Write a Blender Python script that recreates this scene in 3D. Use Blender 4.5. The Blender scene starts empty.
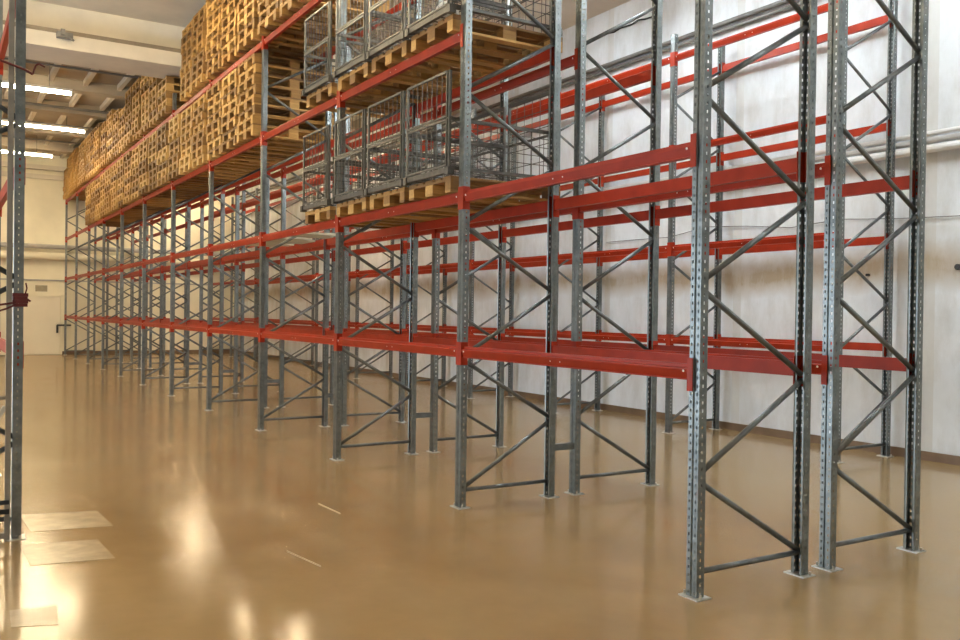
import bpy, bmesh, math, random
from mathutils import Matrix, Vector, noise

random.seed(11)
S = bpy.context.scene
C = S.collection
PI = math.pi

# ------------------------------------------------------------------ camera
cam_d = bpy.data.cameras.new('camera')
cam = bpy.data.objects.new('camera', cam_d)
C.objects.link(cam)
S.camera = cam
CX, CY, CZ = -3.9181, -3.8556, 1.705
YAW, PIT, ROLL = 0.5517, -0.0079, -0.0137
fw = Vector((math.sin(YAW) * math.cos(PIT), math.cos(YAW) * math.cos(PIT), math.sin(PIT)))
rt = Vector((math.cos(YAW), -math.sin(YAW), 0))
up = rt.cross(fw)
rc = math.cos(ROLL) * rt - math.sin(ROLL) * up
uc = math.sin(ROLL) * rt + math.cos(ROLL) * up
m = Matrix.Identity(4)
for i in range(3):
    m[i][0], m[i][1], m[i][2], m[i][3] = rc[i], uc[i], -fw[i], (CX, CY, CZ)[i]
cam.matrix_world = m
cam_d.sensor_width = 36
cam_d.lens = 882.53 / 960 * 36
cam_d.clip_start = 0.05
cam_d.clip_end = 200

# ------------------------------------------------------------------ light
TUBE = 120.0            # strength of the fluorescent tubes
TUBE_COL = (1.0, 0.80, 0.50)
DAY = 6.0              # daylight outside the openings
EXPOSURE = 0.78
w = bpy.data.worlds.new('world')
S.world = w
w.use_nodes = True
bg = w.node_tree.nodes['Background']
bg.inputs[0].default_value = (0.72, 0.86, 1.0, 1)
bg.inputs[1].default_value = DAY


def portal(name, loc, rot, sx, sy):
    d = bpy.data.lights.new(name, 'AREA')
    d.shape = 'RECTANGLE'
    d.size, d.size_y = sx, sy
    d.cycles.is_portal = True
    o = bpy.data.objects.new(name, d)
    o.location = loc
    o.rotation_euler = rot
    C.objects.link(o)


portal('gate_daylight', (-10.05, 9.0, 1.7), (0, -PI / 2, 0), 3.4, 7.0)
S.view_settings.view_transform = 'Standard'
S.view_settings.look = 'None'
S.view_settings.exposure = EXPOSURE
S.view_settings.gamma = 1
S.view_settings.use_curve_mapping = False
S.cycles.max_bounces = 8
S.cycles.diffuse_bounces = 5
S.cycles.glossy_bounces = 3
S.cycles.transparent_max_bounces = 24
S.cycles.sample_clamp_indirect = 6

# ------------------------------------------------------------------ materials


def nt_new(name):
    mt = bpy.data.materials.new(name)
    mt.use_nodes = True
    nt = mt.node_tree
    return mt, nt, nt.nodes['Principled BSDF']


def N(nt, t, **kw):
    n = nt.nodes.new(t)
    for k, v in kw.items():
        setattr(n, k, v)
    return n


def ramp(nt, src, stops):
    r = N(nt, 'ShaderNodeValToRGB')
    e = r.color_ramp.elements
    e[0].position, e[0].color = stops[0][0], (*stops[0][1], 1)
    e[1].position, e[1].color = stops[-1][0], (*stops[-1][1], 1)
    for p, c in stops[1:-1]:
        x = e.new(p)
        x.color = (*c, 1)
    nt.links.new(src, r.inputs[0])
    return r.outputs[0]


def noise_tex(nt, scale, detail=4, rough=0.55, coord='Object', stretch=None):
    tc = N(nt, 'ShaderNodeTexCoord')
    src = tc.outputs[coord]
    if stretch:
        mp = N(nt, 'ShaderNodeMapping')
        mp.inputs['Scale'].default_value = stretch
        nt.links.new(src, mp.inputs[0])
        src = mp.outputs[0]
    n = N(nt, 'ShaderNodeTexNoise')
    n.inputs['Scale'].default_value = scale
    n.inputs['Detail'].default_value = detail
    n.inputs['Roughness'].default_value = rough
    nt.links.new(src, n.inputs['Vector'])
    return n.outputs['Fac']


def mix(nt, fac, a, b, mode='MIX'):
    x = N(nt, 'ShaderNodeMix', data_type='RGBA', blend_type=mode)
    for s, v in ((x.inputs['Factor'], fac), (x.inputs['A'], a), (x.inputs['B'], b)):
        if isinstance(v, (int, float)):
            s.default_value = v
        elif isinstance(v, tuple):
            s.default_value = (*v, 1)
        else:
            nt.links.new(v, s)
    return x.outputs['Result']


def math_n(nt, op, a, b=None, c=None):
    x = N(nt, 'ShaderNodeMath', operation=op)
    for i, v in enumerate((a, b, c)):
        if v is None:
            continue
        if isinstance(v, (int, float)):
            x.inputs[i].default_value = v
        else:
            nt.links.new(v, x.inputs[i])
    return x.outputs[0]


def bump(nt, bsdf, h, strength, dist):
    b = N(nt, 'ShaderNodeBump')
    b.inputs['Strength'].default_value = strength
    b.inputs['Distance'].default_value = dist
    nt.links.new(h, b.inputs['Height'])
    nt.links.new(b.outputs[0], bsdf.inputs['Normal'])


def simple(name, col, rough=0.5, metal=0.0, var=0.12, scale=8.0, spec=0.5):
    mt, nt, p = nt_new(name)
    f = noise_tex(nt, scale)
    d = tuple(max(0, c * (1 - var)) for c in col)
    l = tuple(min(1, c * (1 + var)) for c in col)
    nt.links.new(ramp(nt, f, [(0.3, d), (0.7, l)]), p.inputs['Base Color'])
    p.inputs['Roughness'].default_value = rough
    p.inputs['Metallic'].default_value = metal
    p.inputs['Specular IOR Level'].default_value = spec
    return mt


def emission(name, col, s):
    mt = bpy.data.materials.new(name)
    mt.use_nodes = True
    nt = mt.node_tree
    nt.nodes.clear()
    e = N(nt, 'ShaderNodeEmission')
    e.inputs[0].default_value = (*col, 1)
    e.inputs[1].default_value = s
    o = N(nt, 'ShaderNodeOutputMaterial')
    nt.links.new(e.outputs[0], o.inputs[0])
    return mt


M = {}
M['red'] = simple('red_paint', (0.33, 0.026, 0.006), 0.42, 0, 0.16, 5, 0.25)
M['galv'] = simple('galvanised_steel', (0.16, 0.175, 0.175), 0.4, 0.6, 0.22, 14)
M['brace'] = simple('galvanised_brace', (0.155, 0.165, 0.165), 0.36, 0.65, 0.2, 14)
M['plate'] = simple('zinc_plate', (0.55, 0.54, 0.50), 0.35, 0.6)
M['white_pin'] = simple('white_pin', (0.8, 0.8, 0.78), 0.5)
M['cage'] = simple('cage_steel', (0.13, 0.124, 0.108), 0.45, 0.55, 0.25, 20)
M['cage_dark'] = simple('cage_dark_steel', (0.085, 0.08, 0.07), 0.5, 0.4, 0.25, 20)
M['slat'] = simple('pale_board', (0.58, 0.58, 0.47), 0.6, 0, 0.1, 6)
M['base'] = simple('brown_baseboard', (0.16, 0.10, 0.055), 0.45, 0, 0.2, 3)
M['dark'] = simple('dark_rubber', (0.02, 0.02, 0.02), 0.6)
M['pipe'] = simple('grey_pipe', (0.42, 0.41, 0.39), 0.45, 0.2, 0.12, 4)
M['pipe_dark'] = simple('dark_pipe', (0.17, 0.165, 0.155), 0.5, 0.2, 0.2, 4)
M['pipe_white'] = simple('white_pipe', (0.72, 0.71, 0.69), 0.35, 0.0, 0.08, 4)
M['cream'] = simple('cream_paint', (0.80, 0.75, 0.59), 0.6, 0, 0.06, 1.2)
M['door'] = simple('door_paint', (0.80, 0.745, 0.61), 0.5, 0, 0.04, 1.0)
M['sign'] = simple('sign_plate', (0.33, 0.29, 0.2), 0.5)
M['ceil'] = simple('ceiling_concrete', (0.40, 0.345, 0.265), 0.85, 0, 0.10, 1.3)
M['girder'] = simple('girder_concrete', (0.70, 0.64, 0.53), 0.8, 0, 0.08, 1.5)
M['rib'] = simple('rib_concrete', (0.74, 0.69, 0.59), 0.85, 0, 0.08, 1.5)
M['housing'] = simple('lamp_housing', (0.75, 0.73, 0.68), 0.4)
M['tube'] = emission('tube_glow', TUBE_COL, TUBE)
M['tube_cool'] = emission('cool_tube_glow', (0.94, 0.98, 1.0), TUBE)
M['tube_aisle'] = emission('aisle_tube_glow', TUBE_COL, TUBE * 0.65)
M['tube_fill_left'] = emission('left_fill_glow', (0.94, 0.98, 1.0), TUBE * 0.22)
M['tube_fill_wall'] = emission('wall_fill_glow', (0.87, 0.95, 1.0), TUBE * 0.8)
M['rope'] = simple('dark_red_strap', (0.10, 0.007, 0.007), 0.6)
M['bag'] = simple('white_plastic', (0.8, 0.8, 0.77), 0.35, 0, 0.05)
M['patch'] = None
M['brown'] = simple('brown_strip', (0.26, 0.21, 0.15), 0.6)
M['tube_steel'] = simple('tube_steel', (0.24, 0.22, 0.185), 0.5, 0.2)

# perforated post steel: real see-through slots where the UV u lies on a slot column
mt, nt, p = nt_new('perforated_steel')
f = noise_tex(nt, 14)
p.inputs['Specular IOR Level'].default_value = 0.4
nt.links.new(ramp(nt, f, [(0.3, (0.145, 0.16, 0.158)), (0.7, (0.235, 0.255, 0.252))]), p.inputs['Base Color'])
p.inputs['Roughness'].default_value = 0.36
p.inputs['Metallic'].default_value = 0.75
uv = N(nt, 'ShaderNodeUVMap')
sx = N(nt, 'ShaderNodeSeparateXYZ')
nt.links.new(uv.outputs[0], sx.inputs[0])
du = math_n(nt, 'ABSOLUTE', math_n(nt, 'SUBTRACT', math_n(nt, 'ABSOLUTE', sx.outputs[0]), 0.0255))
cu = math_n(nt, 'LESS_THAN', du, 0.0062)
fr = math_n(nt, 'FRACT', math_n(nt, 'DIVIDE', sx.outputs[1], 0.05))
cv = math_n(nt, 'LESS_THAN', math_n(nt, 'ABSOLUTE', math_n(nt, 'SUBTRACT', fr, 0.5)), 0.19)
hole = math_n(nt, 'MULTIPLY', cu, cv)
tr = N(nt, 'ShaderNodeBsdfTransparent')
ms = N(nt, 'ShaderNodeMixShader')
nt.links.new(hole, ms.inputs[0])
nt.links.new(p.outputs[0], ms.inputs[1])
nt.links.new(tr.outputs[0], ms.inputs[2])
nt.links.new(ms.outputs[0], nt.nodes['Material Output'].inputs[0])
M['post'] = mt

# pallet wood, each pallet with its own tone
mt, nt, p = nt_new('pallet_wood')
oi = N(nt, 'ShaderNodeObjectInfo')
tone = ramp(nt, oi.outputs['Random'], [(0.0, (0.19, 0.095, 0.026)), (0.35, (0.34, 0.18, 0.048)), (0.7, (0.50, 0.285, 0.078)), (1.0, (0.64, 0.395, 0.13))])
gr = noise_tex(nt, 6, 5, 0.6, stretch=(1.5, 9, 9))
grain = ramp(nt, gr, [(0.3, (0.72, 0.70, 0.66)), (0.7, (1.0, 1.0, 1.0))])
nt.links.new(mix(nt, 1.0, tone, grain, 'MULTIPLY'), p.inputs['Base Color'])
p.inputs['Roughness'].default_value = 0.7
M['wood'] = mt

# glossy tan resin floor
mt, nt, p = nt_new('resin_floor')
a = noise_tex(nt, 0.35, 5, 0.6)
b = noise_tex(nt, 2.2, 6, 0.65)
c1 = ramp(nt, a, [(0.3, (0.31, 0.200, 0.084)), (0.7, (0.375, 0.252, 0.116))])
c2 = ramp(nt, b, [(0.35, (0.90, 0.90, 0.90)), (0.7, (1.0, 1.0, 1.0))])
nt.links.new(mix(nt, 1.0, c1, c2, 'MULTIPLY'), p.inputs['Base Color'])
r = noise_tex(nt, 1.1, 5, 0.6)
rr = N(nt, 'ShaderNodeMapRange')
rr.inputs['From Min'].default_value = 0.3
rr.inputs['From Max'].default_value = 0.7
rr.inputs['To Min'].default_value = 0.10
rr.inputs['To Max'].default_value = 0.21
nt.links.new(r, rr.inputs['Value'])
df = N(nt, 'ShaderNodeBsdfDiffuse')
nt.links.new(mix(nt, 1.0, c1, c2, 'MULTIPLY'), df.inputs['Color'])
gl = N(nt, 'ShaderNodeBsdfGlossy')
gl.inputs['Color'].default_value = (0.97, 0.95, 0.92, 1)
nt.links.new(rr.outputs[0], gl.inputs['Roughness'])
fz = N(nt, 'ShaderNodeFresnel')
fz.inputs['IOR'].default_value = 1.55
geo = N(nt, 'ShaderNodeNewGeometry')
sc_ = N(nt, 'ShaderNodeVectorMath', operation='SCALE')
sc_.inputs['Scale'].default_value = 700
nt.links.new(geo.outputs['Position'], sc_.inputs[0])
wn_ = N(nt, 'ShaderNodeTexWhiteNoise')          # fine grain of the resin's gloss
nt.links.new(sc_.outputs[0], wn_.inputs['Vector'])
gf = math_n(nt, 'MINIMUM', math_n(nt, 'MULTIPLY', fz.outputs[0], math_n(nt, 'MULTIPLY_ADD', wn_.outputs['Value'], 1.3, 0.35)), 0.62)
mx = N(nt, 'ShaderNodeMixShader')
nt.links.new(gf, mx.inputs[0])
nt.links.new(df.outputs[0], mx.inputs[1])
nt.links.new(gl.outputs[0], mx.inputs[2])
nt.links.new(mx.outputs[0], nt.nodes['Material Output'].inputs[0])
nt.nodes.remove(p)
M['floor'] = mt

# stained white plaster wall beside the racks
mt, nt, p = nt_new('stained_plaster')
tc = N(nt, 'ShaderNodeTexCoord')
sp = N(nt, 'ShaderNodeSeparateXYZ')
nt.links.new(tc.outputs['Object'], sp.inputs[0])
n1 = noise_tex(nt, 0.7, 6, 0.65)
n2 = noise_tex(nt, 3.0, 6, 0.7, stretch=(1, 1, 0.35))
base = ramp(nt, n1, [(0.3, (0.68, 0.715, 0.74)), (0.55, (0.775, 0.81, 0.835)), (0.75, (0.84, 0.87, 0.895))])
dirt = ramp(nt, n2, [(0.34, (0.74, 0.71, 0.66)), (0.56, (1, 1, 1))])
col = mix(nt, 0.55, base, dirt, 'MULTIPLY')
zz = math_n(nt, 'ADD', sp.outputs[2], math_n(nt, 'MULTIPLY', math_n(nt, 'SUBTRACT', n1, 0.5), 0.5))
band = N(nt, 'ShaderNodeMapRange')
band.inputs['From Min'].default_value = 0.32
band.inputs['From Max'].default_value = 0.05
nt.links.new(math_n(nt, 'ABSOLUTE', math_n(nt, 'SUBTRACT', zz, 2.32)), band.inputs['Value'])
band = band.outputs[0]
bfac = math_n(nt, 'MULTIPLY', band, math_n(nt, 'MULTIPLY', n2, 0.95))
col = mix(nt, math_n(nt, 'MULTIPLY', bfac, 1.8), col, (0.42, 0.34, 0.24))
joint = math_n(nt, 'LESS_THAN', math_n(nt, 'ABSOLUTE', math_n(nt, 'SUBTRACT', math_n(nt, 'FRACT', math_n(nt, 'DIVIDE', math_n(nt, 'ADD', sp.outputs[1], 0.7), 3.0)), 0.0)), 0.05)
jfac = math_n(nt, 'MULTIPLY', joint, math_n(nt, 'MULTIPLY', n2, 0.55))
col = mix(nt, jfac, col, (0.50, 0.45, 0.36))
nt.links.new(col, p.inputs['Base Color'])
p.inputs['Roughness'].default_value = 0.75
bump(nt, p, noise_tex(nt, 9, 5), 0.15, 0.01)
M['plaster'] = mt
M['patch'] = simple('pale_resin_patch', (0.375, 0.275, 0.15), 0.24, 0, 0.16, 7)
M['scrape'] = simple('pale_scrape', (0.62, 0.48, 0.28), 0.4, 0, 0.1, 7)

# ------------------------------------------------------------------ helpers


class MB:
    """collects boxes, bars and prisms, then links them as ONE mesh object"""

    def __init__(self):
        self.v, self.f, self.uv, self.mi = [], [], [], []

    def poly(self, idx, mi=0):
        self.f.append(idx)
        self.mi.append(mi)

    def box(self, x0, x1, y0, y1, z0, z1, mi=0):
        b = len(self.v)
        self.v += [(x, y, z) for z in (z0, z1) for (x, y) in ((x0, y0), (x1, y0), (x1, y1), (x0, y1))]
        for q in ((3, 2, 1, 0), (4, 5, 6, 7), (0, 1, 5, 4), (1, 2, 6, 5), (2, 3, 7, 6), (3, 0, 4, 7)):
            self.poly([b + i for i in q], mi)
        return self

    def bar(self, p, q, wd, ht=None, mi=0, n=4, ref=(0, 1, 0)):
        """bar between two points; n = 4 gives a rectangular section, more gives a tube"""
        p, q = Vector(p), Vector(q)
        d = (q - p).normalized()
        r = Vector(ref)
        if abs(d.dot(r)) > 0.95:
            r = Vector((1, 0, 0))
        s = d.cross(r).normalized()
        t = s.cross(d).normalized()
        ht = wd if ht is None else ht
        b = len(self.v)
        if n == 4:
            sec = [(-wd / 2, -ht / 2), (wd / 2, -ht / 2), (wd / 2, ht / 2), (-wd / 2, ht / 2)]
        else:
            sec = [(wd / 2 * math.cos(2 * PI * k / n), ht / 2 * math.sin(2 * PI * k / n)) for k in range(n)]
        for e in (p, q):
            self.v += [tuple(e + s * a + t * c) for a, c in sec]
        for k in range(n):
            k2 = (k + 1) % n
            self.poly([b + k, b + k2, b + n + k2, b + n + k], mi)
        self.poly([b + k for k in reversed(range(n))], mi)
        self.poly([b + n + k for k in range(n)], mi)
        return self

    def path(self, pts, wd, n=8, mi=0):
        for a, c in zip(pts, pts[1:]):
            self.bar(a, c, wd, wd, mi, n)
        return self

    def prism_y(self, sec, y0, y1, mi=0):
        """section in (x, z), swept along y"""
        b, n = len(self.v), len(sec)
        for y in (y0, y1):
            self.v += [(x, y, z) for x, z in sec]
        for k in range(n):
            k2 = (k + 1) % n
            self.poly([b + k, b + k2, b + n + k2, b + n + k], mi)
        self.poly([b + k for k in reversed(range(n))], mi)
        self.poly([b + n + k for k in range(n)], mi)
        return self

    def mesh(self, name, mats, smooth=False):
        me = bpy.data.meshes.new(name)
        me.from_pydata(self.v, [], self.f)
        for mt in (mats if isinstance(mats, (list, tuple)) else [mats]):
            me.materials.append(mt)
        me.polygons.foreach_set('material_index', self.mi)
        bm = bmesh.new()
        bm.from_mesh(me)
        bmesh.ops.recalc_face_normals(bm, faces=bm.faces)
        bm.to_mesh(me)
        bm.free()
        if smooth:
            for q in me.polygons:
                q.use_smooth = len(q.vertices) == 4
        return me

    def build(self, name, mats, parent=None, loc=(0, 0, 0)):
        return link(name, self.mesh(name, mats), parent, loc)


def link(name, me, parent=None, loc=(0, 0, 0), rz=0):
    o = bpy.data.objects.new(name, me)
    o.location = loc
    o.rotation_euler = (0, 0, rz)
    o.parent = parent
    C.objects.link(o)
    return o


def tag(o, label, cat, group=None, kind=None):
    o['label'] = label
    o['category'] = cat
    if group:
        o['group'] = group
    if kind:
        o['kind'] = kind
    return o


def thing(name, label, cat, loc=(0, 0, 0), rz=0, group=None):
    o = link(name, None, None, loc, rz)
    return tag(o, label, cat, group)


def struct(name, mb, mats, parent=None):
    o = mb.build(name, mats, parent)
    if parent is None:
        o['kind'] = 'structure'
    return o


def copy_tree(o, parent=None):
    c = o.copy()
    C.objects.link(c)
    c.parent = parent
    for ch in list(o.children):
        copy_tree(ch, c)
    return c


ORD = ('first second third fourth fifth sixth seventh eighth ninth tenth eleventh twelfth thirteenth fourteenth '
       'fifteenth sixteenth seventeenth eighteenth nineteenth twentieth twenty-first twenty-second twenty-third '
       'twenty-fourth twenty-fifth twenty-sixth twenty-seventh').split()

# ------------------------------------------------------------------ measures
L = 2.8                                   # bay pitch
D = 0.96                                  # frame depth
X2 = 1.257                                # middle row
X3 = 5.14                                 # wall row
WALL = 6.27
FAR = 31.2
SLAB = 7.15
Z = [1.350, 2.705, 4.124, 5.4765]
Z3 = [1.335, 2.665, 4.07, 5.41]          # the wall row hangs a little lower
LW, BACK = -10.0, -8.0

# ------------------------------------------------------------------ the hall
struct('floor', MB().box(LW - .2, WALL + .2, BACK - .2, FAR + .2, -0.2, 0), M['floor'])
struct('wall_right', MB().box(WALL, WALL + .25, BACK, FAR, 0, 8), M['plaster'])
struct('baseboard_right', MB().box(WALL - .025, WALL, BACK, FAR, 0, 0.11), M['base'])
fwm = MB().box(LW, WALL, FAR, FAR + .25, 0, 8)
wf = struct('wall_far', fwm, M['cream'])
struct('baseboard_far', MB().box(-0.1, WALL - .03, FAR - .025, FAR, 0, 0.12), M['base'])
struct('trim_1', MB().box(LW, WALL, FAR - .14, FAR, 6.26, 6.42).box(LW, WALL, FAR - .24, FAR, 6.58, 6.74), M['girder'])
struct('trim_2', MB().box(LW, WALL, FAR - .04, FAR, 2.64, 2.69), M['pipe'])
# left wall with the open gate, back wall with the window band
lw = MB()
lw.box(LW - .25, LW, BACK, 5.5, 0, 8).box(LW - .25, LW, 12.5, FAR, 0, 8).box(LW - .25, LW, 5.5, 12.5, 3.4, 8)
struct('wall_left', lw, M['cream'])
struct('wall_back', MB().box(LW, WALL, BACK - .25, BACK, 0, 8), M['plaster'])
# ceiling: flat slab near the camera, ribbed panels beyond the first girder
ce = MB().box(LW, WALL, BACK, 14, SLAB, SLAB + .2)
struct('ceiling', ce, M['girder'])
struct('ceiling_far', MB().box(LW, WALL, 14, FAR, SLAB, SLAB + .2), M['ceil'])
g = MB()
g.box(LW, WALL, 13.45, 14.55, 6.30, 6.56).box(LW, WALL, 13.75, 14.3, 6.61, SLAB)
struct('trim_3', g, M['girder'])
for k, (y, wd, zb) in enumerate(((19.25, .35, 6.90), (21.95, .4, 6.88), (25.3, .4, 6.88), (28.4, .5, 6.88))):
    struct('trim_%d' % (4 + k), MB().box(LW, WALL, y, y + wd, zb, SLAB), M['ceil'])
rb = MB()
x = LW + .67
while x < WALL:
    rb.box(x, x + .10, 14.3, FAR - .26, 7.03, SLAB)
    x += 0.76
struct('trim_8', rb, M['rib'])

# door in the far wall
dr = MB().box(-2.45, -0.14, FAR - .05, FAR - .005, 0.02, 2.08)
door = struct('door_1', dr, M['door'])
fr_ = MB()
fr_.box(-0.13, -0.06, FAR - .07, FAR, 0, 2.15).box(-2.53, -2.46, FAR - .07, FAR, 0, 2.15).box(-2.53, -0.06, FAR - .07, FAR, 2.09, 2.16)
fr_.build('door_frame', M['cream'], door)
hd = MB()
hd.box(-.24, .22, FAR - .12, FAR - .06, 1.03, 1.09).box(-.26, -.2, FAR - .14, FAR - .05, .78, 1.06)
hd.build('door_handle', M['dark'], door)
rail = MB().box(-2.7, 0.05, FAR - .06, FAR - .005, 2.42, 2.5)
s = MB().box(-.94, -.56, FAR - .03, FAR - .004, 2.26, 2.48).build('notice_plate', M['sign'])
tag(s, 'small dull rectangular plate mounted above the pale far door', 'sign')

# pipes on the far wall and conduits on the right wall
for zz_, dm, key, lb in ((3.86, .16, 'pipe', 'upper thin grey pipe running across the cream far wall'),
                         (3.52, .26, 'cream', 'lower thick cream pipe running across the far wall')):
    o = MB().bar((LW, FAR - .2, zz_), (WALL, FAR - .2, zz_), dm, dm, 0, 14).build('wall_pipe', M[key])
    tag(o, lb, 'pipe', 'pipes on the far wall')
for zz_, yy, dm, key, lb in ((6.15, .06, .075, 'pipe_dark', 'upper dark conduit high on the white right wall'),
                             (6.045, .06, .06, 'pipe_dark', 'lower dark conduit high on the white right wall'),
                             (3.93, .07, .06, 'pipe_white', 'topmost of three bright pipes on the right wall'),
                             (3.84, .09, .07, 'pipe', 'middle of three bright pipes on the right wall'),
                             (3.74, .10, .10, 'pipe_white', 'lowest and thickest of three bright pipes on the right wall')):
    o = MB().bar((WALL - yy, BACK, zz_), (WALL - yy, FAR - .3, zz_), dm, dm, 0, 10).build('wall_conduit', M[key])
    tag(o, lb, 'pipe', 'conduits on the right wall')
# hanging wires on the right wall
pts = [(WALL - .02, -2 + k * .8, 3.0 + .05 * math.sin(k * .8) + .05 * math.sin(k * 2.1)) for k in range(14)]
o = MB().path(pts, .012, 5).build('loose_wire', M['pipe_dark'])
tag(o, 'thin slack wire strung along the right wall below the bright pipes', 'wire')
pts, y = [], 7.3
while y < 9.1:
    pts.append((WALL - .03, y, 6.72 + random.uniform(-.035, .035) + (y - 8) * .02))
    y += .16
o = MB().path(pts, .03, 6).build('ragged_cable', M['dark'])
tag(o, 'ragged black cable under the ceiling edge on the right wall', 'cable')
o = MB().bar((WALL - .04, 2.015, 2.320), (WALL, 2.015, 2.320), .07, .07, 0, 12).build('cable_outlet', M['dark'])
tag(o, 'small round dark outlet on the white wall at the right edge of the picture', 'outlet')
o = MB().bar((WALL - .05, 3.186, 2.261), (WALL, 3.186, 2.261), .035, .035, 0, 10).build('wall_plug', M['dark'])
tag(o, 'tiny dark plug in the white wall behind the nearest frames', 'plug')
# ceiling tie rods
for k, (y, zt_, dm) in enumerate(((17.3, 6.93, .05), (21.6, 6.93, .07), (24.1, 6.93, .05), (26.9, 6.93, .05))):
    o = MB().bar((LW, y, zt_), (WALL, y, zt_), dm, dm, 0, 8).build('tie_rod', M['pipe_dark'])
    tag(o, '%s tie rod below the ribbed ceiling, counted from the near girder' % ORD[k], 'rod', 'ceiling tie rods')
o = MB().box(LW, WALL, 13.47, 13.55, 6.561, 6.64).build('girder_strip', M['brown'])  # dark brown box strip along the girder ledge
tag(o, 'dark brown strip lying along the front ledge of the near ceiling girder', 'conduit')
j = MB().box(-2.16, -1.9, 13.3, 13.44, 6.47, 6.56).box(-2.1, -2.03, 13.26, 13.32, 6.5, 6.6).bar((-1.98, 13.3, 6.47), (-1.9, 13.22, 6.41), .03)
o = j.build('junction_box', M['pipe_dark'])
tag(o, 'small grey junction box on the face of the near ceiling girder', 'box')

# ------------------------------------------------------------------ lamps


def lamp(x0, x1, y, z, label, glow='tube'):
    t = thing('strip_lamp', label, 'lamp', ((x0 + x1) / 2, y, z), 0, 'fluorescent strip lamps')
    h = (x1 - x0) / 2
    MB().box(-h, h, -.12, .12, .05, .10).box(-h, -h + .03, -.09, .09, -.03, .10).box(h - .03, h, -.09, .09, -.03, .10).build('housing', M['housing'], t)
    for s_ in (-.052, .052):
        MB().bar((-h + .03, s_, .02), (h - .03, s_, .02), .045, .045, 0, 10).build('fluorescent_tube', M[glow], t)
    hg = MB()
    for s_ in (-h * .7, h * .7):
        hg.bar((s_, 0, .10), (s_, 0, SLAB - z), .015, .015, 0, 6)
    hg.build('hanger', M['pipe_dark'], t)


lamp(-4.4, -1.36, 18.0, 6.5, 'bright strip lamp over the left aisle, nearest of three in view', 'tube_aisle')
lamp(-3.6, -0.49, 22.5, 6.5, 'bright strip lamp over the left aisle, second of three in view', 'tube_aisle')
lamp(-3.9, -0.80, 27.4, 6.5, 'bright strip lamp over the left aisle, farthest of three in view', 'tube_aisle')
lamp(-3.2, -0.9, 9.6, 6.95, 'strip lamp above the left aisle, out of view beside the pallets')
lamp(-3.2, -0.9, 3.6, 6.95, 'strip lamp above the left aisle, out of view nearest the camera')
for k, y in enumerate((-4.5, 0.2, 5.2)):  # unseen lamps added to fill the hall and right wall from the left
    lamp(-9.0, -6.0, y, 6.6, '%s strip lamp added as fill at far left, out of view' % ORD[k], 'tube_fill_left')
for k, y in enumerate((-3.5, 0.2, 3.6, 7.0, 17.0, 20.2, 29.0)):  # near ones added as fill for the right wall, far ones from floor glare
    lamp(1.9 if y == 17.0 else 2.5, 3.9 if y == 17.0 else 4.9, y, 6.7, '%s unseen strip lamp above the aisle behind the racks' % ORD[k], 'tube_fill_wall' if y < 10 else ('tube'))

# ------------------------------------------------------------------ upright frames
PW, PD = 0.08, 0.058       # post width (y) and depth (x)


def post_mesh(H):
    a, b, th = PD / 2, PW / 2, 0.0028
    mid = [(a, -.025), (a, -b), (-a, -b), (-a, -.012), (-a + .009, -.007), (-a + .009, .007), (-a, .012), (-a, b), (a, b), (a, .025)]
    n = len(mid)
    inner = []
    for i, (x, y) in enumerate(mid):
        if i == 0 or i == n - 1:
            inner.append((x - th, y))
            continue
        p0, p1 = Vector(mid[i - 1]), Vector(mid[i + 1])
        q = Vector((x, y))
        d1, d2 = (q - p0).normalized(), (p1 - q).normalized()
        n1, n2 = Vector((d1.y, -d1.x)), Vector((d2.y, -d2.x))
        k = (n1 + n2)
        k = k / (1 + n1.dot(n2))
        inner.append((x - k.x * -th, y - k.y * -th)) if False else inner.append((x + k.x * th * SGN, y + k.y * th * SGN))
    me = bpy.data.meshes.new('upright_post')
    vs, fs, us = [], [], []
    loop = mid + inner[::-1]
    # which stretch of the ring is the slotted face (u = y there, 9 elsewhere)
    for z in (0, H):
        vs += [(x, y, z) for x, y in loop]
    k = len(loop)
    for i in range(k):
        i2 = (i + 1) % k
        fs.append((i, i2, k + i2, k + i))
        (xa, ya), (xb, yb) = loop[i], loop[i2]
        face = xa < -a + .005 and xb < -a + .005 and abs(ya - yb) > .01
        lip = False
        side = abs(abs(ya) - b) < .005 and abs(abs(yb) - b) < .005 and abs(xa - xb) > .03
        ua, ub = (ya, yb) if face else ((.0255 + xa, .0255 + xb) if side else (9, 9))
        us.append(((ua, 0), (ub, 0), (ub, H), (ua, H)))
    # end caps as strips
    for off, z in ((0, 0), (k, H)):
        for i in range(n - 1):
            fs.append((off + i, off + i + 1, off + k - 2 - i, off + k - 1 - i))
            us.append(((9, 0),) * 4)
    me.from_pydata(vs, [], fs)
    uvl = me.uv_layers.new(name='UVMap')
    li = 0
    for q, u in zip(me.polygons, us):
        for j_, l_ in enumerate(q.loop_indices):
            uvl.data[l_].uv = u[j_]
    me.materials.append(M['post'])
    return me


SGN = -1
NODES = [0.13 + 0.585 * k for k in range(10)]
plate_mb = MB().box(-.06, .06, -.08, .08, 0, .008).bar((-.02, .065, .008), (-.02, .065, .03), .016, .016, 0, 6).bar((-.02, -.065, .008), (-.02, -.065, .03), .016, .016, 0, 6)
PLATE = plate_mb.mesh('foot_plate', M['plate'])
POSTM = {}


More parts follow.
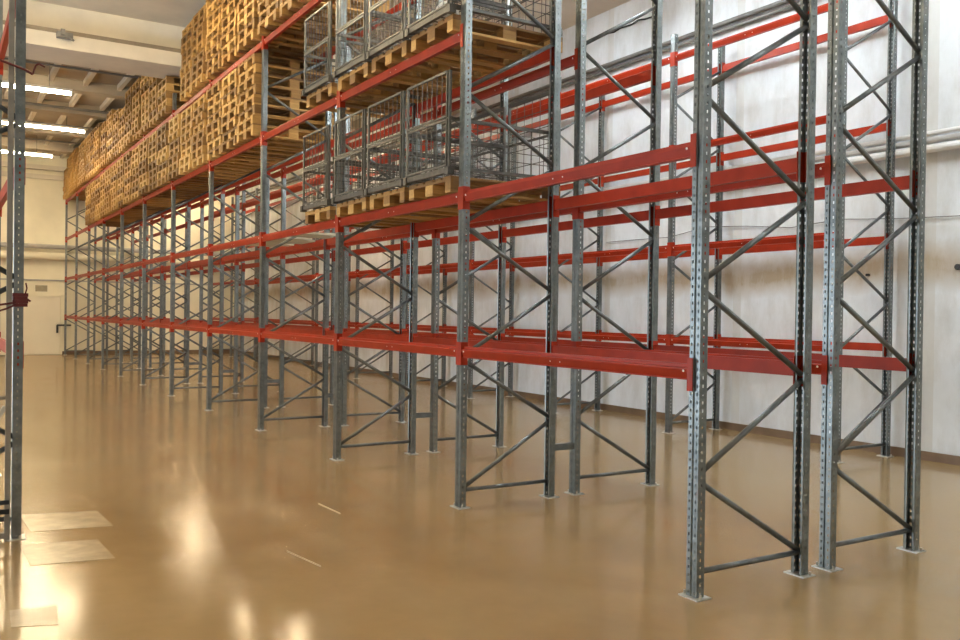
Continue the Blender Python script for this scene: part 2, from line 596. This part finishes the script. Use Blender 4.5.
def frame_meshes(start_front):
    """horizontal brace plus zigzag; local x = 0 front post, D rear post"""
    out = []
    xa, xb = .012, D - .012
    e = [NODES[0] + .015, NODES[0] - .015]
    out.append(('horizontal_brace', MB().bar((xa, 0, NODES[0] + .02), (xb, 0, NODES[0] + .02), .036, .034, 0, 12).mesh('horizontal_brace', M['brace'], True)))
    for k in range(len(NODES) - 1):
        front = (k % 2 == 0) == start_front
        p = (xa if front else xb, .004 * (-1) ** k, NODES[k] + .03)
        q = (xb if front else xa, .004 * (-1) ** k, NODES[k + 1] - .01)
        out.append(('diagonal_brace', MB().bar(p, q, .038, .034, 0, 12).mesh('diagonal_brace', M['brace'], True)))
    return out


BR = {True: frame_meshes(True), False: frame_meshes(False)}


def frame(x, y, H, start_front, label, group):
    if H not in POSTM:
        POSTM[H] = post_mesh(H)
    t = thing('upright_frame', label, 'rack frame', (x, y, 0), 0, group)
    for xx, r in ((0, 0), (D, PI)):
        po = link('upright_post', POSTM[H], t, (xx, 0, .008), r)
        link('foot_plate', PLATE, t, (xx, 0, 0), r)
    for nm, me in BR[start_front]:
        link(nm, me, t)
    return t


ROWN = {1: 'front rack row', 2: 'middle rack row', 3: 'rack row by the wall'}
for i in range(12):
    frame(0.012 if i == 0 else 0, i * L, 5.9, i > 0, 'galvanised upright frame, %s from the near end of the front rack row' % ORD[i], 'upright frames of the front rack row')
for i in range(12):
    frame(X2, i * L, 5.9, False, 'galvanised upright frame, %s from the near end of the middle rack row' % ORD[i], 'upright frames of the middle rack row')
for i in range(1, 12):
    frame(X3, i * L, 5.76, True, 'galvanised upright frame, %s from the near end of the rack row by the wall' % ORD[i - 1], 'upright frames of the wall rack row')
frame(-3.41 - D, 3.45, 5.9, True, 'dark upright frame at the left edge of the picture, with red strap', 'upright frames of the left rack')
frame(-3.41 - D, 3.45 + L, 5.9, True, 'second upright frame of the left rack, hidden behind the first', 'upright frames of the left rack')

for i in range(1, 7):
    o = MB().box(D + .0315, X2 - .0315, i * L - .03, i * L + .03, .43, .49).build('row_spacer', M['galv'])
    tag(o, 'short steel spacer joining front and middle rows at their %s frames' % ORD[i], 'spacer', 'row spacers')

# ------------------------------------------------------------------ red beams
SEC = [(-.026, -.035), (-.026, -.030), (-.018, -.027), (-.036, .028), (-.036, .034), (-.008, .040), (-.008, .062), (.018, .062), (.018, -.035)]
BL = L - PW - .008
bm_ = MB().prism_y(SEC, -BL / 2, BL / 2, 0)
for yy in (-.06, .06):
    bm_.bar((-.026, yy, .005), (-.030, yy, .005), .010, .010, 1, 8)
BEAM = bm_.mesh('beam_bar', [M['red'], M['white_pin']])


def conn(sy):
    c = MB()
    e = BL / 2 * sy
    y0, y1 = sorted((e, e + .005 * sy))
    c.box(-.036, .03, y0, y1, -.10, .10, 0)
    y0, y1 = sorted((e, e + .046 * sy))
    c.box(-.0395, -.0345, y0, y1, -.10, .10, 0)
    c.bar((-.0305, e - .035 * sy, .02), (-.036, e - .035 * sy, .02), .016, .016, 1, 8)
    return c.mesh('end_connector', [M['red'], M['white_pin']])


CONN = (conn(-1), conn(1))
LV = ['lowest', 'second-level', 'third-level', 'top-level']


def beam(x, y, z, rz, label, group):
    t = thing('rack_crossbar', label, 'beam', (x, y, z), rz, group)
    t['kind'] = 'thing'
    link('crossbar', BEAM, t)
    link('end_connector', CONN[0], t)
    link('end_connector', CONN[1], t)


def beams(row, x0, lv, bays, first=0):
    for b in bays:
        for side, xx, rz in (('left-hand', x0, 0), ('right-hand', x0 + D, PI)):
            beam(xx, (b + .5) * L, (Z3 if row == 3 else Z)[lv], rz,
                 'red %s %s beam of the %s, %s bay from near end' % (LV[lv], side, ROWN[row], ORD[b - first]),
                 'load beams of the %s' % ROWN[row])


for lv in (0, 1):
    beams(1, 0, lv, range(11))
    beams(2, X2, lv, range(11))
beams(1, 0, 2, range(1, 11))
beams(2, X2, 2, range(1, 11))
beams(1, 0, 3, range(2, 11))
for lv in range(4):
    beams(3, X3, lv, range(1, 11), 1)
for lv in (0, 1, 2):
    beam(-3.41, 3.45 + L / 2, Z[lv], PI, 'red %s beam of the rack at the left edge of the picture' % LV[lv], 'load beams of the left rack')

# ------------------------------------------------------------------ pallets
PH = 0.144


def pallet_parts():
    deck = MB()
    for y0, wd in ((-.4, .145), (-.223, .1), (-.0725, .145), (.123, .1), (.255, .145)):
        deck.box(-.6, .6, y0, y0 + wd, .122, .144)
    for x0 in (-.6, -.0725, .455):
        deck.box(x0, x0 + .145, -.4, .4, .100, .1215)
    blocks = []
    for x0 in (-.6, -.0725, .455):
        for y0, wd in ((-.4, .1), (-.0725, .145), (.3, .1)):
            blocks.append((x0, y0, wd))
    runs = [(-.4, .1), (-.0725, .145), (.3, .1)]
    return deck, blocks, runs


deck, blocks, runs = pallet_parts()
full = MB()
full.v, full.f, full.mi = list(deck.v), list(deck.f), list(deck.mi)
for x0, y0, wd in blocks:
    full.box(x0, x0 + .145, y0, y0 + wd, .022, .0998)
for y0, wd in runs:
    full.box(-.6, .6, y0, y0 + wd, 0, .0218)
PALLET = full.mesh('pallet', M['wood'])
DECK = deck.mesh('pallet_deck', M['wood'])
BLOCK = [MB().box(x0, x0 + .145, y0, y0 + wd, .022, .0998).mesh('pallet_block', M['wood']) for x0, y0, wd in blocks]
RUN = [MB().box(-.6, .6, y0, y0 + wd, 0, .0218).mesh('bottom_board', M['wood']) for y0, wd in runs]


def pallet(x, y, z, rz, label, group, parts):
    if not parts:
        o = link('wooden_pallet', PALLET, None, (x, y, z), rz)
        return tag(o, label, 'pallet', group)
    t = thing('wooden_pallet', label, 'pallet', (x, y, z), rz, group)
    link('pallet_deck', DECK, t)
    for me in BLOCK:
        link('pallet_block', me, t)
    for me in RUN:
        link('bottom_board', me, t)
    return t


def stack_y(b, s):
    return b * L + .05 + .45 + .9 * s + .005


XC = D / 2                      # pallets overhang both beams evenly
stacks = []                     # (level, bay, slot, count)
for b in range(3, 9):
    for s in range(3):
        stacks.append((2, b, s, 8))
tall = {(2, 1): 9, (2, 2): 9, (3, 0): 9, (3, 1): 9, (3, 2): 9, (4, 0): 9, (4, 1): 9, (4, 2): 0,
        (5, 0): 5, (5, 1): 8, (5, 2): 9, (6, 0): 9, (6, 1): 9, (6, 2): 7, (7, 0): 8, (7, 1): 9, (7, 2): 8,
        (8, 0): 9, (8, 1): 9, (8, 2): 9, (9, 0): 9, (9, 1): 9, (9, 2): 9, (10, 0): 9, (10, 1): 9, (10, 2): 7}
for (b, s), n in tall.items():
    if n:
        stacks.append((3, b, s, n))
order = sorted(stacks, key=lambda q: q[1] * 3 + q[2])
first = {2: 3 * 3, 3: 2 * 3 + 1}
made = 0
stuff = MB()
idx_of = {}
for lv in (2, 3):
    seq = sorted([q for q in stacks if q[0] == lv], key=lambda q: q[1] * 3 + q[2])
    for k, q in enumerate(seq):
        idx_of[q] = k
for q in order:
    lv, b, s, n = q
    sx_ = random.uniform(-.02, .02)
    for k in range(n):
        x = XC + sx_ + random.uniform(-.025, .012)
        y = stack_y(b, s) + random.uniform(-.012, .012)
        z = Z[lv] + .063 + PH * k + .0004 * k
        rz = random.uniform(-.012, .012)
        if made < 300:
            nm = ORD[k]
            pallet(x, y, z, rz, 'wooden pallet %s from bottom, %s stack from near end, %s level of front rack' % (nm, ORD[idx_of[q]], 'third' if lv == 2 else 'top'),
                   'stacked pallets on the %s level' % ('third' if lv == 2 else 'top'), b <= 3)
            made += 1
        else:
            o_ = len(stuff.v)
            cr, sr = math.cos(rz), math.sin(rz)
            stuff.v += [(x + cr * vx - sr * vy, y + sr * vx + cr * vy, z + vz) for vx, vy, vz in full.v]
            stuff.f += [[i_ + o_ for i_ in f_] for f_ in full.f]
            stuff.mi += list(full.mi)
if stuff.v:
    o = stuff.build('pallet_stacks', M['wood'])
    tag(o, 'farthest stacks of wooden pallets at the far end of the front rack', 'pallets', None, 'stuff')

# ------------------------------------------------------------------ mesh cages
CH = .87


def cage_proto():
    """0.83 wide (y), 1.16 deep (x), front at -x"""
    parts = []
    hx, hy = .58, .405
    for sx_, sy_ in ((-1, -1), (-1, 1), (1, -1), (1, 1)):
        parts.append(('corner_post', MB().box(sx_ * hx - .012, sx_ * hx + .012, sy_ * hy - .012, sy_ * hy + .012, .02, CH).mesh('corner_post', M['cage']), M['cage']))
        f = MB().box(sx_ * hx - .032, sx_ * hx + .032, sy_ * hy - .03, sy_ * hy + .03, -.05, .02)
        parts.append(('cage_foot', f.mesh('cage_foot', M['cage_dark']), None))
    bf = MB()
    for sy_ in (-1, 1):
        bf.box(-hx, hx, sy_ * hy - .018, sy_ * hy + .018, .0, .03)
    for sx_ in (-1, 1):
        bf.box(sx_ * hx - .018, sx_ * hx + .018, -hy, hy, -.03, .02)
    for k in range(6):
        y = -hy + .135 * (k + .5)
        bf.box(-hx, hx, y - .006, y + .004, .015, .024)
    parts.append(('base_frame', bf.mesh('base_frame', M['cage_dark']), None))

    def gate(z0, z1):
        g_ = MB()
        xf = -hx - .012
        y0, y1 = -hy + .03, hy - .03
        g_.box(xf - .009, xf + .009, y0, y1, z1 - .02, z1).box(xf - .009, xf + .009, y0, y1, z0, z0 + .016)
        for y in (y0, y1):
            g_.box(xf - .009, xf + .009, y - .009, y + .009, z0, z1)
        for k in range(1, 8):
            y = y0 + (y1 - y0) * k / 8
            g_.box(xf - .003, xf + .003, y - .0032, y + .0032, z0, z1)
        return g_
    parts.append(('front_gate', gate(.03, .45).mesh('front_gate', M['cage']), None))
    parts.append(('front_gate', gate(.46, CH).mesh('front_gate', M['cage']), None))

    def panel(u0, u1, n, fix, axis):
        g_ = MB()
        top = .46 if axis == 'x' else CH          # side panels are half height

        def bx(a0, a1, z0, z1, t):
            if axis == 'x':
                g_.box(a0, a1, fix - t, fix + t, z0, z1)
            else:
                g_.box(fix - t, fix + t, a0, a1, z0, z1)
        for k in range(1, n):
            u = u0 + (u1 - u0) * k / n
            bx(u - .0024, u + .0024, .03, top, .0024)
        for k in range(1, 5):
            z = .05 + (top - .05) * k / 5
            bx(u0, u1, z - .003, z + .003, .004)
        bx(u0, u1, top - .03, top, .012)
        bx(u0, u1, .44, .46, .010)
        return g_
    parts.append(('side_mesh', panel(-hx, hx, 8, -hy, 'x').mesh('side_mesh', M['cage_dark']), None))
    parts.append(('side_mesh', panel(-hx, hx, 8, hy, 'x').mesh('side_mesh', M['cage_dark']), None))
    parts.append(('rear_mesh', panel(-hy, hy, 6, hx, 'y').mesh('rear_mesh', M['cage_dark']), None))
    return parts


CAGE = cage_proto()
LVN = {1: 'second', 2: 'third'}
for lv in (1, 2):
    for k, (b, s) in enumerate(((1, 0), (1, 1), (1, 2), (2, 0))):
        y = stack_y(b, s)
        zb = Z[lv] + .063
        pallet(XC + .04, y, zb, 0, 'wooden pallet under the %s mesh cage from near end, %s beam level' % (ORD[k], LVN[lv]), 'pallets under the mesh cages', True)
        t = thing('mesh_cage', 'grey steel mesh cage on a pallet, %s from near end, %s beam level' % (ORD[k], LVN[lv]), 'cage',
                  (XC, y, zb + PH + .051), 0, 'mesh cages on the front rack')
        for nm, me, _ in CAGE:
            link(nm, me, t)

# crumpled white plastic lying in the nearest upper cage
for k, (dx, dy, r_) in enumerate(((-.45, -.05, .10), (-.43, .14, .08))):
    bmx = bmesh.new()
    bmesh.ops.create_icosphere(bmx, subdivisions=3, radius=r_)
    for v in bmx.verts:
        d = noise.noise(v.co * 14 + Vector((k * 9, 0, 0))) * .45
        v.co *= 1 + d
        v.co.z *= .75
    me = bpy.data.meshes.new('plastic_wrap')
    bmx.to_mesh(me)
    bmx.free()
    me.materials.append(M['bag'])
    o = link('plastic_wrap', me, None, (XC + .04 + dx, stack_y(1, 0) + dy, Z[2] + .063 + PH + .051 + .026 + r_ * .75))
    tag(o, ('larger' if k == 0 else 'smaller') + ' crumpled lump of white plastic in the nearest upper mesh cage', 'plastic wrap', 'white plastic lumps')

# pale boards lying across the second level beams either side of the fourth frame
for k in range(9):
    y0 = 7.55 + .31 * k
    if abs(y0 + .14 - 8.4) < .24:
        pass
    ln = random.choice((.74, .82, .88, .91))
    zz_ = Z[1] + .038
    # boards stop clear of the posts of the frame at y = 8.4
    y1 = y0 + .28
    if y0 < 8.4 + .06 and y1 > 8.4 - .06:
        continue
    o = MB().box(.022, .022 + ln, y0, y1, zz_, zz_ + .03).build('loose_board', M['slat'])
    tag(o, 'pale flat board across the second level beams, %s past the mesh cages' % ORD[len([q for q in bpy.data.objects if q.name.startswith("loose_board")]) - 1], 'board', 'pale loose boards')

# ------------------------------------------------------------------ at the left edge: slim frame, straps
t = thing('tube_frame', 'slim pale tube frame beside the dark post at the left edge', 'frame', (-3.472, 3.40, 0))
MB().box(-.018, .018, -.018, .018, 0, 5.6).build('tube_post', M['tube_steel'], t)
MB().box(-.9, -.018, -.018, .018, .02, .06).build('bottom_rail', M['tube_steel'], t)
MB().box(-.9, -.018, -.012, .012, 1.03, 1.055).build('middle_rail', M['tube_steel'], t)
MB().bar((-.02, .0, .98), (-.5, .0, .06), .03, .03).build('diagonal_brace', M['plate'], t)
st = MB()
st.box(-3.9, -3.46, 3.37, 3.385, .20, .235).box(-3.9, -3.46, 3.37, 3.385, .27, .30)
o = st.build('black_strap', M['dark'])
tag(o, 'black strap tied low around the pale tube frame at left', 'strap')
# red strap round the post with its two tails
rp = MB()
for k in range(4):
    zz_ = 1.705 + .025 * k
    rp.box(-3.446 - .004 * (k % 2), -3.352 + .004 * (k % 2), 3.395, 3.505, zz_, zz_ + .0245)
rp.path([(-3.43, 3.395, 1.735), (-3.49, 3.37, 1.725), (-3.60, 3.37, 1.705), (-3.9, 3.37, 1.67)], .016, 7)
rp.path([(-3.43, 3.395, 1.72), (-3.49, 3.37, 1.69), (-3.60, 3.37, 1.65), (-3.9, 3.37, 1.60)], .014, 7)
rp.path([(-3.368, 3.395, 1.80), (-3.358, 3.385, 1.84), (-3.366, 3.385, 1.88)], .010, 7)
rp.path([(-3.355, 3.395, 1.76), (-3.335, 3.385, 1.745)], .016, 7)
o = rp.build('red_strap', M['rope'])
tag(o, 'dark red strap wound round the left post at head height', 'strap')
hk = MB()
hk.path([(-3.75, 3.35, 3.53), (-3.547, 3.35, 3.469), (-3.381, 3.35, 3.423), (-3.335, 3.35, 3.398)], .018, 8)
hk.path([(-3.335, 3.35, 3.40), (-3.329, 3.35, 3.43), (-3.316, 3.35, 3.468), (-3.297, 3.35, 3.481), (-3.257, 3.35, 3.464)], .012, 8)
o = hk.build('red_hook', M['rope'])
tag(o, 'dark red wire with curled hook end sticking out past the left post', 'hook')

# ------------------------------------------------------------------ marks on the floor
for k, (q, lb) in enumerate((
        (((-3.33, 4.25), (-2.76, 4.12), (-2.73, 3.50), (-3.30, 3.60)), 'pale worn rectangular patch on the floor beside the left post, farthest of three'),
        (((-3.40, 3.22), (-2.90, 3.12), (-2.87, 2.54), (-3.38, 2.62)), 'pale worn rectangular patch on the floor, middle of three at left'),
        (((-3.56, 1.72), (-3.32, 1.69), (-3.35, 1.34), (-3.57, 1.42)), 'pale rectangular patch on the floor, nearest of three at bottom left'))):  # pale flat quad in the same tone as the other patches
    pm = MB()
    b = len(pm.v)
    pm.v += [(x, y, 0.0004) for x, y in q] + [(x, y, .0022) for x, y in q]
    pm.poly([0, 1, 2, 3]), pm.poly([4, 5, 6, 7])
    for i in range(4):
        i2 = (i + 1) % 4
        pm.poly([i, i2, 4 + i2, 4 + i])
    o = pm.build('floor_patch', M['patch'])
    tag(o, lb, 'floor mark', 'pale floor patches')

for k, (xa, ya, xb, yb, lb) in enumerate(((-1.80, 2.14, -1.73, 1.68, 'short pale scrape line on the floor in the lamp glare'),
                                          (-1.04, 3.50, -1.02, 3.05, 'faint pale scrape line on the floor ahead of the racks'))):
    o = MB().bar((xa, ya, .0012), (xb, yb, .0012), .0016, .018, ref=(0, 0, 1)).build('floor_scrape', M['scrape'])
    tag(o, lb, 'floor mark', 'pale floor scrapes')
